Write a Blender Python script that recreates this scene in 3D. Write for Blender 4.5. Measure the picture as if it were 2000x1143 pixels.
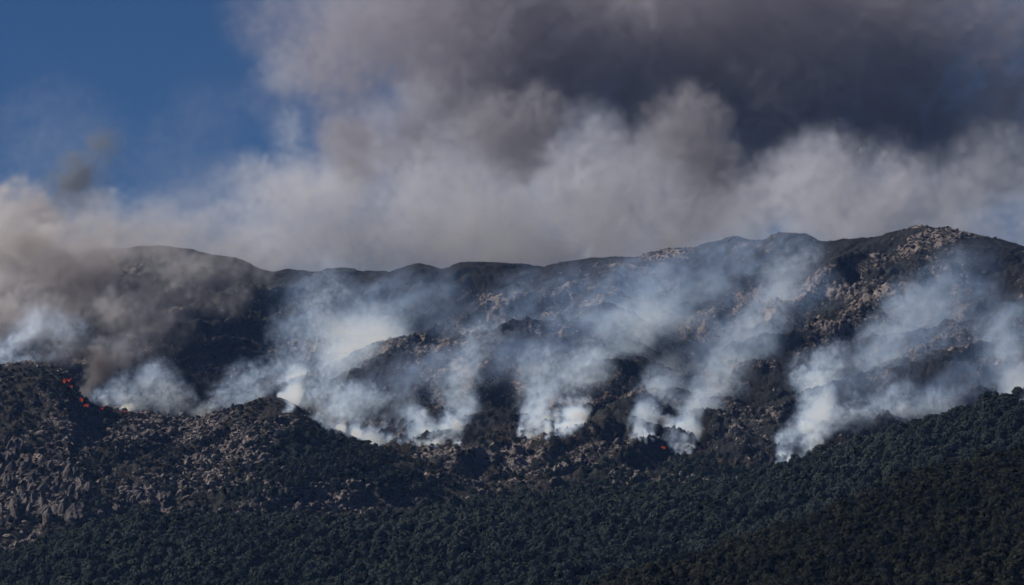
import bpy, bmesh, math, random, time
import numpy as np
from mathutils import Vector, Matrix, Euler

T0 = time.time()
SC = bpy.context.scene
for o in list(bpy.data.objects):
    bpy.data.objects.remove(o)
COL = SC.collection
R = math.radians
rng = np.random.default_rng(11)
random.seed(5)

# ------------------------------------------------------------------ camera
PITCH = R(3.0)
K = 0.000115                                    # tangent of the view angle per photograph pixel
cam_d = bpy.data.cameras.new('camera'); cam = bpy.data.objects.new('camera', cam_d)
COL.objects.link(cam); SC.camera = cam
cam.location = (0, 0, 0); cam.rotation_euler = (R(90) + PITCH, 0, 0)
cam_d.sensor_width = 36.0; cam_d.lens = 18.0 / (1000 * K)
cam_d.clip_start = 1.0; cam_d.clip_end = 60000.0

# ------------------------------------------------------------------ sky and sun
SUN_EL, SUN_AZ = 38.0, -84.0                    # azimuth clockwise from +Y (the view direction): light from the left, a little behind the ridge
w = bpy.data.worlds.new('World'); SC.world = w; w.use_nodes = True
nt = w.node_tree; nt.nodes.clear()
sky = nt.nodes.new('ShaderNodeTexSky'); sky.sky_type = 'NISHITA'; sky.sun_disc = False
sky.sun_elevation = R(SUN_EL); sky.sun_rotation = R(SUN_AZ)
sky.altitude = 2600.0; sky.air_density = 0.5; sky.dust_density = 0.0; sky.ozone_density = 6.0
bg = nt.nodes.new('ShaderNodeBackground'); bg.inputs['Strength'].default_value = 0.034
out = nt.nodes.new('ShaderNodeOutputWorld')
hs = nt.nodes.new('ShaderNodeHueSaturation'); hs.inputs['Saturation'].default_value = 1.12
nt.links.new(sky.outputs[0], hs.inputs['Color']); nt.links.new(hs.outputs[0], bg.inputs['Color']); nt.links.new(bg.outputs[0], out.inputs['Surface'])
sun_d = bpy.data.lights.new('sun', 'SUN'); sun = bpy.data.objects.new('sun', sun_d); COL.objects.link(sun)
sun_d.energy = 5.0; sun_d.angle = R(0.5); sun_d.color = (1.0, 0.95, 0.88)
sd = Vector((math.sin(R(SUN_AZ)) * math.cos(R(SUN_EL)), math.cos(R(SUN_AZ)) * math.cos(R(SUN_EL)), math.sin(R(SUN_EL))))
sun.rotation_euler = sd.to_track_quat('Z', 'Y').to_euler()
sun.location = sd * 3000

vs = SC.view_settings
vs.view_transform = 'Standard'; vs.look = 'None'; vs.exposure = 0.25; vs.gamma = 1.0; vs.use_curve_mapping = False
cy = SC.cycles
cy.max_bounces = 8; cy.diffuse_bounces = 1; cy.glossy_bounces = 1; cy.transparent_max_bounces = 96
cy.volume_bounces = 5; cy.volume_step_rate = 2.5; cy.volume_max_steps = 128
cy.use_denoising = True
cy.use_adaptive_sampling = True; cy.adaptive_threshold = 0.035; cy.adaptive_min_samples = 24
cy.sample_clamp_indirect = 4.0

# ------------------------------------------------------------------ pixels, depth, noise
CT, ST = math.cos(PITCH), math.sin(PITCH)
def uv(px, py):
    dx = (np.asarray(px, float) - 1000) * K; dy = (571.5 - np.asarray(py, float)) * K
    dd = CT - dy * ST
    return dx / dd, (ST + dy * CT) / dd
def at(px, py, Y):
    u, v = uv(px, py); return Vector((float(u) * Y, Y, float(v) * Y))
def proj(x, y, z):
    f = y * CT + z * ST; up = -y * ST + z * CT
    return 1000 + x / f / K, 571.5 - up / f / K

def fft_noise(shape, beta, seed, lo=1.0):
    r = np.random.default_rng(seed)
    f = np.fft.rfftn(r.standard_normal(shape).astype(np.float32))
    ks = np.meshgrid(*[np.fft.fftfreq(n) * n for n in shape[:-1]], np.fft.rfftfreq(shape[-1]) * shape[-1], indexing='ij')
    k = np.sqrt(sum(a * a for a in ks)); k[(0,) * len(shape)] = 1e9
    amp = np.where(k < lo, 0, k ** (-beta / 2)).astype(np.float32)
    n = np.fft.irfftn(f * amp, s=shape).astype(np.float32)
    return n / n.std()
NA = fft_noise((1024, 1024), 3.4, 1, 3)          # smooth hills
NB = fft_noise((1024, 1024), 2.6, 2, 4)          # rougher
NC = fft_noise((1024, 1024), 2.0, 3, 12)         # gritty
def s2(N, x, y, cell):
    n = N.shape[0]; gx = x / cell; gy = y / cell
    ix = np.floor(gx).astype(int); iy = np.floor(gy).astype(int); fx = gx - ix; fy = gy - iy
    ix %= n; iy %= n; jx = (ix + 1) % n; jy = (iy + 1) % n
    return (N[ix, iy] * (1 - fx) + N[jx, iy] * fx) * (1 - fy) + (N[ix, jy] * (1 - fx) + N[jx, jy] * fx) * fy
def sstep(a, b, x):
    t = np.clip((x - a) / (b - a), 0, 1); return t * t * (3 - 2 * t)

def pchip(x, y, q):
    x = np.asarray(x, float); y = np.asarray(y, float)
    h = np.diff(x); d = np.diff(y) / h
    m = np.zeros_like(y); m[0] = d[0]; m[-1] = d[-1]
    for i in range(1, len(x) - 1):
        if d[i - 1] * d[i] > 0:
            w1 = 2 * h[i] + h[i - 1]; w2 = h[i] + 2 * h[i - 1]
            m[i] = (w1 + w2) / (w1 / d[i - 1] + w2 / d[i])
    q = np.clip(q, x[0], x[-1]); i = np.clip(np.searchsorted(x, q) - 1, 0, len(x) - 2)
    t = (q - x[i]) / h[i]
    return ((1 + 2 * t) * (1 - t) ** 2 * y[i] + t * (1 - t) ** 2 * h[i] * m[i] + t * t * (3 - 2 * t) * y[i + 1] + t * t * (t - 1) * h[i] * m[i + 1])

class Land:
    """A height field over (u = x / y, y), shaped by contour lines given near to far."""
    def __init__(s, lines, u0, u1, nu, y0, y1, ny):
        s.u = np.linspace(u0, u1, nu); s.y = np.linspace(y0, y1, ny)
        cols = []
        for ln in lines:
            a = np.array(ln, float); uu, vv = uv(a[:, 0], a[:, 1])
            Y = pchip(uu, a[:, 2], s.u); V = pchip(uu, vv, s.u)
            cols.append((Y, V * Y))
        Ys = np.stack([c[0] for c in cols], 1); Zs = np.stack([c[1] for c in cols], 1)
        s.z = np.stack([pchip(Ys[i], Zs[i], s.y) for i in range(nu)], 0)
        s.X = s.u[:, None] * s.y[None, :]; s.Y = np.broadcast_to(s.y[None, :], s.X.shape)
    def height(s, x, y):
        gu = (x / y - s.u[0]) / (s.u[1] - s.u[0]); gy = (y - s.y[0]) / (s.y[1] - s.y[0])
        ok = (gu >= 0) & (gu <= len(s.u) - 1) & (gy >= 0) & (gy <= len(s.y) - 1)
        iu = np.clip(np.floor(gu).astype(int), 0, len(s.u) - 2); iy = np.clip(np.floor(gy).astype(int), 0, len(s.y) - 2)
        fu = np.clip(gu - iu, 0, 1); fy = np.clip(gy - iy, 0, 1)
        z = (s.z[iu, iy] * (1 - fu) + s.z[iu + 1, iy] * fu) * (1 - fy) + (s.z[iu, iy + 1] * (1 - fu) + s.z[iu + 1, iy + 1] * fu) * fy
        return np.where(ok, z, -1e4)
    def field(s, F, x, y):
        iu = np.clip(np.rint((x / y - s.u[0]) / (s.u[1] - s.u[0])).astype(int), 0, len(s.u) - 1)
        iy = np.clip(np.rint((y - s.y[0]) / (s.y[1] - s.y[0])).astype(int), 0, len(s.y) - 1)
        return F[iu, iy]

def blobs(px, py, lst):
    m = np.zeros_like(px)
    for (x, y, rx, ry, v) in lst:
        m = np.maximum(m, v * np.exp(-((px - x) / rx) ** 2 - ((py - y) / ry) ** 2))
    return m

# ------------------------------------------------------------------ materials
def mat(name):
    m = bpy.data.materials.new(name); m.use_nodes = True; n = m.node_tree; n.nodes.clear()
    o = n.nodes.new('ShaderNodeOutputMaterial'); return m, n, o
def ramp(n, fac, stops):
    r = n.nodes.new('ShaderNodeValToRGB'); e = r.color_ramp.elements
    while len(e) < len(stops): e.new(0.5)
    for i, (p, c) in enumerate(stops): e[i].position = p; e[i].color = (*c, 1)
    n.links.new(fac, r.inputs[0]); return r.outputs[0]
def noise(n, scale, detail=6, rough=0.6, vec=None, dist=0.0):
    t = n.nodes.new('ShaderNodeTexNoise'); t.inputs['Scale'].default_value = scale; t.inputs['Detail'].default_value = detail
    t.inputs['Roughness'].default_value = rough; t.inputs['Distortion'].default_value = dist
    if vec is not None: n.links.new(vec, t.inputs['Vector'])
    return t.outputs['Fac']
def mth(n, op, a, b=None, clamp=False):
    t = n.nodes.new('ShaderNodeMath'); t.operation = op; t.use_clamp = clamp
    for i, v in enumerate((a, b)):
        if v is None: continue
        if isinstance(v, (int, float)): t.inputs[i].default_value = v
        else: n.links.new(v, t.inputs[i])
    return t.outputs[0]
def mixc(n, f, a, b):
    t = n.nodes.new('ShaderNodeMix'); t.data_type = 'RGBA'
    for s, v in ((t.inputs[0], f), (t.inputs[6], a), (t.inputs[7], b)):
        if isinstance(v, tuple): s.default_value = (*v, 1)
        elif isinstance(v, (int, float)): s.default_value = v
        else: n.links.new(v, s)
    return t.outputs[2]
def attr(n, name):
    a = n.nodes.new('ShaderNodeAttribute'); a.attribute_name = name; return a.outputs['Fac']

ROCK1, ROCK2, ROCK3 = (0.205, 0.170, 0.158), (0.085, 0.074, 0.071), (0.27, 0.215, 0.185)
def m_terrain():
    m, n, o = mat('mountain_ground')
    g = n.nodes.new('ShaderNodeNewGeometry'); P = g.outputs['Position']
    b = n.nodes.new('ShaderNodeBsdfPrincipled'); b.inputs['Roughness'].default_value = 0.95; b.inputs['Specular IOR Level'].default_value = 0.15
    big = noise(n, 0.012, 5, 0.6, P); mid = noise(n, 0.09, 6, 0.65, P); fine = noise(n, 0.45, 5, 0.7, P)
    rock = ramp(n, mid, [(0.30, ROCK2), (0.52, ROCK1), (0.72, ROCK3)])
    scrub = ramp(n, fine, [(0.32, (0.010, 0.011, 0.008)), (0.5, (0.022, 0.019, 0.015)), (0.68, (0.055, 0.043, 0.035))])
    burn = ramp(n, fine, [(0.35, (0.007, 0.007, 0.0075)), (0.55, (0.016, 0.0155, 0.0155)), (0.75, (0.055, 0.049, 0.046))])
    ground = mixc(n, attr(n, 'burnt'), scrub, burn)
    veg = ramp(n, fine, [(0.3, (0.009, 0.013, 0.008)), (0.7, (0.020, 0.025, 0.015))])
    ground = mixc(n, attr(n, 'green'), ground, veg)
    f = mth(n, 'ADD', mth(n, 'MULTIPLY', attr(n, 'rock'), 1.0), mth(n, 'MULTIPLY', mth(n, 'SUBTRACT', fine, 0.5), 2.4))
    f = mth(n, 'ADD', f, mth(n, 'MULTIPLY', mth(n, 'SUBTRACT', mid, 0.5), 1.6))
    fr = n.nodes.new('ShaderNodeMapRange'); fr.interpolation_type = 'SMOOTHSTEP'
    fr.inputs[1].default_value = 0.62; fr.inputs[2].default_value = 0.95; n.links.new(f, fr.inputs[0])
    n.links.new(mixc(n, fr.outputs[0], ground, rock), b.inputs['Base Color'])
    bp = n.nodes.new('ShaderNodeBump'); bp.inputs['Strength'].default_value = 1.0; bp.inputs['Distance'].default_value = 2.0
    n.links.new(noise(n, 0.35, 6, 0.72, P), bp.inputs['Height']); n.links.new(bp.outputs[0], b.inputs['Normal'])
    n.links.new(b.outputs[0], o.inputs['Surface']); return m
def m_rock(name='granite', k=1.0):
    m, n, o = mat(name)
    g = n.nodes.new('ShaderNodeNewGeometry'); P = g.outputs['Position']
    b = n.nodes.new('ShaderNodeBsdfPrincipled'); b.inputs['Roughness'].default_value = 0.92; b.inputs['Specular IOR Level'].default_value = 0.2
    oi = n.nodes.new('ShaderNodeObjectInfo')
    c1 = ramp(n, oi.outputs['Random'], [(p, tuple(q * k for q in c)) for p, c in ((0.0, ROCK2), (0.5, ROCK1), (0.85, (0.145, 0.121, 0.113)), (1.0, ROCK3))])
    soot = ramp(n, noise(n, 0.5, 5, 0.7, P), [(0.34, (0.32, 0.32, 0.33)), (0.55, (1, 1, 1))])
    mx = n.nodes.new('ShaderNodeMix'); mx.data_type = 'RGBA'; mx.blend_type = 'MULTIPLY'; mx.inputs[0].default_value = 1
    n.links.new(c1, mx.inputs[6]); n.links.new(soot, mx.inputs[7]); n.links.new(mx.outputs[2], b.inputs['Base Color'])
    bp = n.nodes.new('ShaderNodeBump'); bp.inputs['Distance'].default_value = 0.9
    n.links.new(noise(n, 0.9, 6, 0.7, P), bp.inputs['Height']); n.links.new(bp.outputs[0], b.inputs['Normal'])
    n.links.new(b.outputs[0], o.inputs['Surface']); return m
def m_leaf(name, stops):
    m, n, o = mat(name)
    g = n.nodes.new('ShaderNodeNewGeometry'); P = g.outputs['Position']
    b = n.nodes.new('ShaderNodeBsdfPrincipled'); b.inputs['Roughness'].default_value = 0.85; b.inputs['Specular IOR Level'].default_value = 0.12
    oi = n.nodes.new('ShaderNodeObjectInfo')
    f = mth(n, 'ADD', mth(n, 'MULTIPLY', oi.outputs['Random'], 0.65), mth(n, 'MULTIPLY', noise(n, 0.6, 3, 0.6, P), 0.45))
    c = ramp(n, f, stops)
    pale = n.nodes.new('ShaderNodeMapRange'); pale.inputs[1].default_value = 0.48; pale.inputs[2].default_value = 0.66; n.links.new(noise(n, 0.013, 3, 0.6, P), pale.inputs[0])
    c = mixc(n, mth(n, 'MULTIPLY', pale.outputs[0], 0.55), c, tuple(q * 1.25 + 0.006 for q in stops[-1][1]))     # stands of paler, greyer trees
    n.links.new(c, b.inputs['Base Color'])
    n.links.new(b.outputs[0], o.inputs['Surface']); return m
def m_plain(name, c, rough=0.9):
    m, n, o = mat(name)
    g = n.nodes.new('ShaderNodeNewGeometry')
    b = n.nodes.new('ShaderNodeBsdfPrincipled'); b.inputs['Roughness'].default_value = rough; b.inputs['Specular IOR Level'].default_value = 0.15
    n.links.new(ramp(n, noise(n, 1.5, 4, 0.6, g.outputs['Position']), [(0.3, tuple(x * 0.6 for x in c)), (0.7, tuple(x * 1.3 for x in c))]), b.inputs['Base Color'])
    n.links.new(b.outputs[0], o.inputs['Surface']); return m
M_TER = m_terrain(); M_ROCK = m_rock(); M_CRAG = m_rock('weathered_granite', 0.68)
M_PINE = m_leaf('pine_needles', [(0.1, (0.009, 0.014, 0.010)), (0.5, (0.017, 0.024, 0.017)), (0.9, (0.038, 0.046, 0.035))])
M_OLIVE = m_leaf('olive_needles', [(0.1, (0.0045, 0.006, 0.003)), (0.5, (0.0085, 0.0095, 0.0045)), (0.9, (0.018, 0.018, 0.008))])
M_DEAD = m_leaf('dead_needles', [(0.1, (0.075, 0.040, 0.030)), (0.9, (0.13, 0.075, 0.055))])
M_PALE = m_leaf('pale_leaves', [(0.1, (0.10, 0.12, 0.04)), (0.9, (0.17, 0.19, 0.07))])
M_SCRUB = m_leaf('scrub_leaves', [(0.1, (0.010, 0.014, 0.008)), (0.6, (0.018, 0.021, 0.012)), (0.95, (0.045, 0.032, 0.021))])
M_BARK = m_plain('bark', (0.07, 0.05, 0.04))
M_BIRD = m_plain('dark_feathers', (0.03, 0.025, 0.02))

# ------------------------------------------------------------------ object helpers
def mesh_obj(name, verts, faces, material, parent=None, smooth=False):
    me = bpy.data.meshes.new(name); me.from_pydata([tuple(v) for v in verts], [], [tuple(f) for f in faces])
    if smooth: me.polygons.foreach_set('use_smooth', np.ones(len(me.polygons), bool))
    me.materials.append(material)
    o = bpy.data.objects.new(name, me); COL.objects.link(o)
    if parent is not None: o.parent = parent
    return o
def tag(o, label=None, cat=None, group=None, kind=None):
    for k, v in (('label', label), ('category', cat), ('group', group), ('kind', kind)):
        if v: o[k] = v
    return o
def grid_obj(name, L, attrs):
    nu, ny = L.z.shape
    co = np.stack([L.X, L.Y, L.z], -1).astype(np.float32).reshape(-1, 3)
    i = np.arange(nu * ny).reshape(nu, ny)
    q = np.stack([i[:-1, :-1], i[1:, :-1], i[1:, 1:], i[:-1, 1:]], -1).reshape(-1, 4)
    me = bpy.data.meshes.new(name)
    me.vertices.add(len(co)); me.vertices.foreach_set('co', co.ravel())
    me.loops.add(q.size); me.loops.foreach_set('vertex_index', q.ravel().astype(np.int32))
    me.polygons.add(len(q)); me.polygons.foreach_set('loop_start', np.arange(0, q.size, 4, dtype=np.int32))
    me.update(calc_edges=True)
    me.polygons.foreach_set('use_smooth', np.ones(len(q), bool))
    for k, v in attrs.items():
        a = me.attributes.new(k, 'FLOAT', 'POINT'); a.data.foreach_set('value', v.astype(np.float32).ravel())
    me.materials.append(M_TER)
    o = bpy.data.objects.new(name, me); COL.objects.link(o); return tag(o, kind='structure')

# ------------------------------------------------------------------ the land
CREST = [(-400, 575, 3700), (-150, 545, 3680), (0, 527, 3670), (100, 508, 3660), (200, 494, 3660), (260, 490, 3660), (310, 488, 3660), (400, 500, 3660), (480, 512, 3660), (520, 525, 3660), (600, 532, 3660),
         (640, 525, 3660), (700, 531, 3660), (760, 523, 3660), (820, 509, 3660), (870, 518, 3660), (910, 513, 3660), (1040, 520, 3650), (1160, 509, 3620), (1290, 486, 3560), (1350, 480, 3545),
         (1440, 468, 3530), (1480, 472, 3530), (1530, 457, 3525), (1575, 461, 3525), (1610, 476, 3525), (1660, 470, 3520), (1700, 469, 3510), (1750, 457, 3500), (1800, 444, 3490), (1850, 447, 3490), (1900, 461, 3490), (2000, 483, 3490), (2400, 560, 3490)]
def shift(ln, dpy, dY): return [(a, b + dpy, c + dY) for a, b, c in ln]
M_LINES = [
    [(-400, 1120, 2700), (800, 1060, 2700), (1200, 1030, 2700), (1500, 1010, 2700), (2400, 1010, 2700)],
    [(-400, 900, 3110), (0, 880, 3110), (400, 860, 3110), (600, 870, 3060), (730, 885, 2980), (860, 885, 2930), (1000, 880, 2920), (1130, 860, 2940), (1250, 868, 2930), (1320, 885, 2920), (1540, 905, 2910), (1700, 880, 2930), (2000, 840, 2960), (2400, 800, 2960)],
    [(-400, 780, 3300), (0, 760, 3300), (300, 740, 3280), (500, 752, 3250), (600, 742, 3220), (720, 692, 3240), (830, 645, 3290), (960, 582, 3370), (1100, 535, 3450), (1200, 512, 3510), (1290, 520, 3500), (1500, 560, 3420), (1700, 600, 3340), (1850, 600, 3340), (2000, 610, 3340), (2400, 640, 3340)],
    [(-400, 750, 3350), (0, 728, 3350), (300, 706, 3340), (500, 752, 3330), (600, 770, 3310), (720, 722, 3330), (830, 672, 3380), (960, 606, 3450), (1100, 550, 3520), (1200, 520, 3560), (1290, 506, 3530), (1500, 540, 3445), (1700, 566, 3370), (1850, 568, 3370), (2000, 580, 3370), (2400, 610, 3370)],
    CREST, shift(CREST, 60, 120), shift(CREST, 260, 300)]
MT = Land(M_LINES, -0.23, 0.23, 1240, 2700, 3900, 480)
RC = [(-400, 640, 2880), (-150, 690, 2890), (0, 716, 2900), (60, 714, 2900), (110, 720, 2905), (138, 741, 2910), (155, 772, 2920), (180, 792, 2930), (230, 805, 2935), (300, 811, 2930), (370, 821, 2920), (400, 815, 2900),
      (450, 798, 2880), (500, 783, 2870), (530, 778, 2865), (570, 790, 2865), (620, 825, 2860), (680, 853, 2850), (720, 868, 2845), (800, 890, 2830), (900, 930, 2800), (1000, 985, 2760), (1200, 1080, 2720), (1500, 1200, 2700), (2400, 1500, 2700)]
R_LINES = [
    [(-400, 1180, 2560), (0, 1140, 2560), (600, 1100, 2560), (1000, 1130, 2560), (1500, 1250, 2560), (2400, 1550, 2560)],
    [(-400, 900, 2720), (0, 940, 2715), (150, 950, 2710), (300, 955, 2710), (600, 960, 2705), (800, 985, 2700), (1000, 1050, 2660), (1200, 1130, 2640), (1500, 1230, 2640), (2400, 1530, 2640)],
    RC, shift(RC, 40, 70), shift(RC, 230, 220)]
RR = Land(R_LINES, -0.23, 0.05, 760, 2560, 3150, 260)
FC = [(-400, 1150, 2480), (0, 1098, 2490), (60, 1075, 2495), (130, 1050, 2500), (200, 1025, 2505), (270, 1008, 2510), (430, 1018, 2520), (600, 1024, 2530), (700, 1020, 2540), (850, 1000, 2560), (1000, 978, 2590), (1100, 968, 2600), (1250, 957, 2600), (1400, 944, 2590),
      (1480, 934, 2580), (1540, 920, 2570), (1600, 902, 2560), (1700, 874, 2550), (1790, 846, 2540), (1900, 812, 2535), (2000, 778, 2530), (2400, 660, 2510)]
FC = [(a, c + (14 if a < 1450 else 8), d) for a, c, d in FC]
F_LINES = [
    [(-400, 1340, 2060), (600, 1330, 2060), (1000, 1320, 2060), (1600, 1300, 2060), (2000, 1280, 2060), (2400, 1250, 2060)],
    [(-400, 1250, 2230), (300, 1190, 2250), (700, 1150, 2270), (1000, 1120, 2290), (1300, 1090, 2310), (1600, 1040, 2310), (1800, 990, 2310), (2000, 940, 2310), (2400, 850, 2300)],
    FC, shift(FC, 25, 60), shift(FC, 200, 260)]
FO = Land(F_LINES, -0.23, 0.23, 760, 2060, 2880, 240)
NHC = [(400, 1560, 1600), (900, 1330, 1640), (1150, 1180, 1680), (1280, 1136, 1700), (1400, 1104, 1720), (1520, 1064, 1730), (1600, 1035, 1740), (1700, 994, 1750), (1800, 958, 1760), (1900, 928, 1765), (2000, 906, 1770), (2400, 790, 1790)]
N_LINES = [
    [(400, 1650, 1380), (1000, 1450, 1380), (1500, 1330, 1400), (2000, 1280, 1400), (2400, 1230, 1400)],
    NHC, shift(NHC, 25, 60), shift(NHC, 220, 220)]
NH = Land(N_LINES, -0.05, 0.23, 320, 1380, 2000, 140)

def rough(L, a1, a2, a3, crest=None):
    x, y = L.X, L.Y; z0 = L.z.copy(); env = 1.0
    if crest is not None:                                    # the skyline keeps its own line
        px, py = proj(x, y, z0); c = np.array(crest, float); env = 0.32 + 0.68 * sstep(0, 70, py - np.interp(px, c[:, 0], c[:, 1]))
    w1 = s2(NA, x + 300, y, 2.2); w2 = s2(NA, x, y + 700, 2.2)
    xs = (x - 0.9 * y) * 0.75 + 14 * w1; ys = (0.9 * x + y) * 0.75 + 14 * w2           # spurs and gullies run down the slope towards the lower left
    L.z = L.z + a1 * s2(NA, x, y, 1.6) * 0.6
    rid = 1 - np.abs(s2(NA, xs * 1.5, ys * 0.45, 0.75)); L.z += a2 * (rid - 0.35)
    L.z += a2 * 0.16 * s2(NB, x, y, 0.7)
    L.z += a3 * (1 - np.abs(s2(NB, xs * 1.3, ys * 0.5, 0.16)) * 1.2)
    L.z += a3 * 0.5 * s2(NC, x, y, 0.35)
    L.z = z0 + (L.z - z0) * env
rough(MT, 4.0, 8.0, 0.6, CREST); rough(RR, 1.5, 5.5, 0.9, RC); rough(FO, 1.5, 1.2, 0.1); rough(NH, 1.0, 0.8, 0.1)

FIRE = np.array([(-400, 700), (0, 716), (110, 722), (140, 745), (180, 792), (300, 806), (380, 816), (450, 796), (530, 776), (590, 800), (640, 832), (700, 860), (760, 868), (860, 872), (900, 868), (950, 842), (1000, 845), (1040, 858), (1090, 848), (1140, 830),
                 (1190, 800), (1230, 850), (1260, 862), (1320, 884), (1400, 888), (1480, 905), (1560, 915), (1700, 905), (2400, 880)], float)
def fireline(px): return np.interp(px, FIRE[:, 0], FIRE[:, 1])

# rock outcrops and scrub, painted where the photograph has them
mpx, mpy = proj(MT.X, MT.Y, MT.z)
n_out = s2(NB, (MT.X - .9 * MT.Y) * .95, (.9 * MT.X + MT.Y) * .42, 0.5); n_out2 = s2(NA, MT.X, MT.Y + 99, 0.9)
m_rock_f = 0.36 + 0.24 * n_out + 0.16 * n_out2 + blobs(mpx, mpy, [
    (1800, 490, 110, 35, .10), (1660, 560, 70, 60, .25), (1620, 640, 60, 40, .35), (1900, 560, 90, 70, .25), (1450, 580, 90, 35, .35), (1380, 650, 60, 25, .35), (1130, 610, 90, 25, .5), (950, 583, 25, 10, .8),
    (820, 680, 80, 20, .4), (950, 720, 110, 25, .45), (1240, 745, 40, 20, .35), (1900, 700, 70, 50, .3), (1290, 500, 120, 14, .2), (1180, 530, 90, 15, .25),
    (870, 905, 90, 40, .35), (1040, 935, 80, 25, .4), (930, 880, 70, 20, .35), (1130, 880, 60, 25, .3), (1480, 870, 40, 15, .2), (1270, 930, 110, 25, .15), (1190, 850, 60, 40, .3)])
m_rock_f -= blobs(mpx, mpy, [(760, 580, 260, 55, .55), (430, 600, 180, 90, .35), (1440, 520, 120, 30, .25), (1210, 800, 70, 40, .3), (1480, 800, 90, 60, .22), (700, 640, 80, 50, .3)])
cd = mpy - np.interp(mpx, [c[0] for c in CREST], [c[1] for c in CREST])
m_rock_f -= 0.22 * sstep(30, 0, cd) * sstep(1300, 1100, mpx)
m_burn = sstep(6, -10, mpy - fireline(mpx) + 7 * s2(NB, MT.X, MT.Y, 0.3))
m_burn *= 1 - 0.75 * blobs(mpx, mpy, [(430, 560, 170, 90, 1.0)])
m_green = np.clip(blobs(mpx, mpy, [(430, 560, 170, 80, .7), (1080, 905, 60, 18, .6), (1180, 925, 40, 18, .6), (1300, 940, 200, 22, .7), (760, 900, 60, 30, .6)]) + 0.15 * n_out2, 0, 1)
rpx, rpy = proj(RR.X, RR.Y, RR.z)
r_rock_f = 0.38 + 0.24 * s2(NB, (RR.X - .9 * RR.Y) * .95, (.9 * RR.X + RR.Y) * .42, 0.5) + 0.12 * s2(NA, RR.X, RR.Y, 0.9) + blobs(rpx, rpy, [
    (60, 980, 90, 70, .4), (110, 920, 80, 50, .3), (330, 830, 90, 25, .35), (440, 830, 80, 30, .35), (530, 960, 60, 25, .3), (250, 960, 120, 50, .3), (380, 930, 90, 40, .3), (700, 985, 70, 18, .35), (490, 880, 50, 30, .3), (760, 890, 50, 30, .25), (230, 850, 90, 30, .15), (560, 830, 50, 20, .2)])
RP_GREEN = [(600, 880, 100, 30, 1.0), (680, 915, 95, 35, 1.0), (560, 930, 110, 30, .8), (480, 965, 90, 20, .8), (620, 960, 90, 22, .2), (760, 945, 70, 26, .5), (730, 890, 50, 25, .9), (200, 900, 60, 18, .35), (160, 985, 30, 25, .7), (250, 1000, 70, 15, .5), (850, 960, 70, 20, .4)]
r_green = blobs(rpx, rpy, RP_GREEN)
r_rock_f -= 0.55 * r_green
r_burn = sstep(2905, 2945, RR.Y + 4 * s2(NB, RR.X, RR.Y, 0.3)) * sstep(700, 560, rpx) * 0 + sstep(4, -8, rpy - fireline(rpx)) * 0.8

mountain = grid_obj('mountain', MT, dict(rock=m_rock_f, burnt=m_burn, green=m_green))
ridge = grid_obj('rocky_ridge', RR, dict(rock=r_rock_f, burnt=r_burn, green=r_green * 0.8))
one = np.ones_like(FO.z)
fpx, fpy = proj(FO.X, FO.Y, FO.z)
f_bare = blobs(fpx, fpy, [(2010, 795, 50, 18, 1.0), (1900, 835, 14, 10, .7), (845, 1112, 14, 8, .9), (895, 1112, 10, 9, .9), (890, 1090, 10, 6, .7), (1790, 842, 16, 8, .6), (1700, 905, 20, 10, .6), (1630, 950, 25, 8, .5), (1950, 880, 18, 8, .5)])
forest_hill = grid_obj('forest_hill', FO, dict(rock=0.12 * one + 0.45 * f_bare, burnt=0 * one, green=np.clip(0.75 - f_bare, 0, 1)))
near_hill = grid_obj('near_hill', NH, dict(rock=0.1 + 0 * NH.z, burnt=0 * NH.z, green=0.6 + 0 * NH.z))
# the ground between camera and hills, and on past the mountain
gx = np.array([-5200, -2600, -1200, -500, 0, 500, 1200, 2600, 5200.]); gy = np.array([-900, -300, 0, 300, 800, 1300, 1700, 2300, 3000, 4000, 5200, 7000.])
gz = np.array([-30, -8, -2.5, -22, -62, -92, -110, -130, -130, -130, -130, -130.])
gv = [(x, y, gz[j]) for x in gx for j, y in enumerate(gy)]
gf = [(i * len(gy) + j, (i + 1) * len(gy) + j, (i + 1) * len(gy) + j + 1, i * len(gy) + j + 1) for i in range(len(gx) - 1) for j in range(len(gy) - 1)]
ground = tag(mesh_obj('ground', gv, gf, M_TER, smooth=True), kind='structure')
for k, v in (('rock', 0.1), ('burnt', 0.0), ('green', 0.7)):
    a = ground.data.attributes.new(k, 'FLOAT', 'POINT'); a.data.foreach_set('value', np.full(len(gv), v, np.float32))

LANDS = [MT, RR, FO, NH]
def top(x, y, skip=None):
    z = np.full(np.shape(x), -1e4)
    for L in LANDS:
        if L is not skip: z = np.maximum(z, L.height(x, y))
    return z
YS = np.arange(1400, 3900, 2.0)
def hit(px, py):
    """Distance along y at which the sight line through a photograph pixel meets the land."""
    u, v = uv(px, py); z = top(float(u) * YS, YS)
    i = np.nonzero(z > float(v) * YS)[0]
    return float(YS[i[0]]) if len(i) else 3700.0
print('land', round(time.time() - T0, 1))

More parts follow.
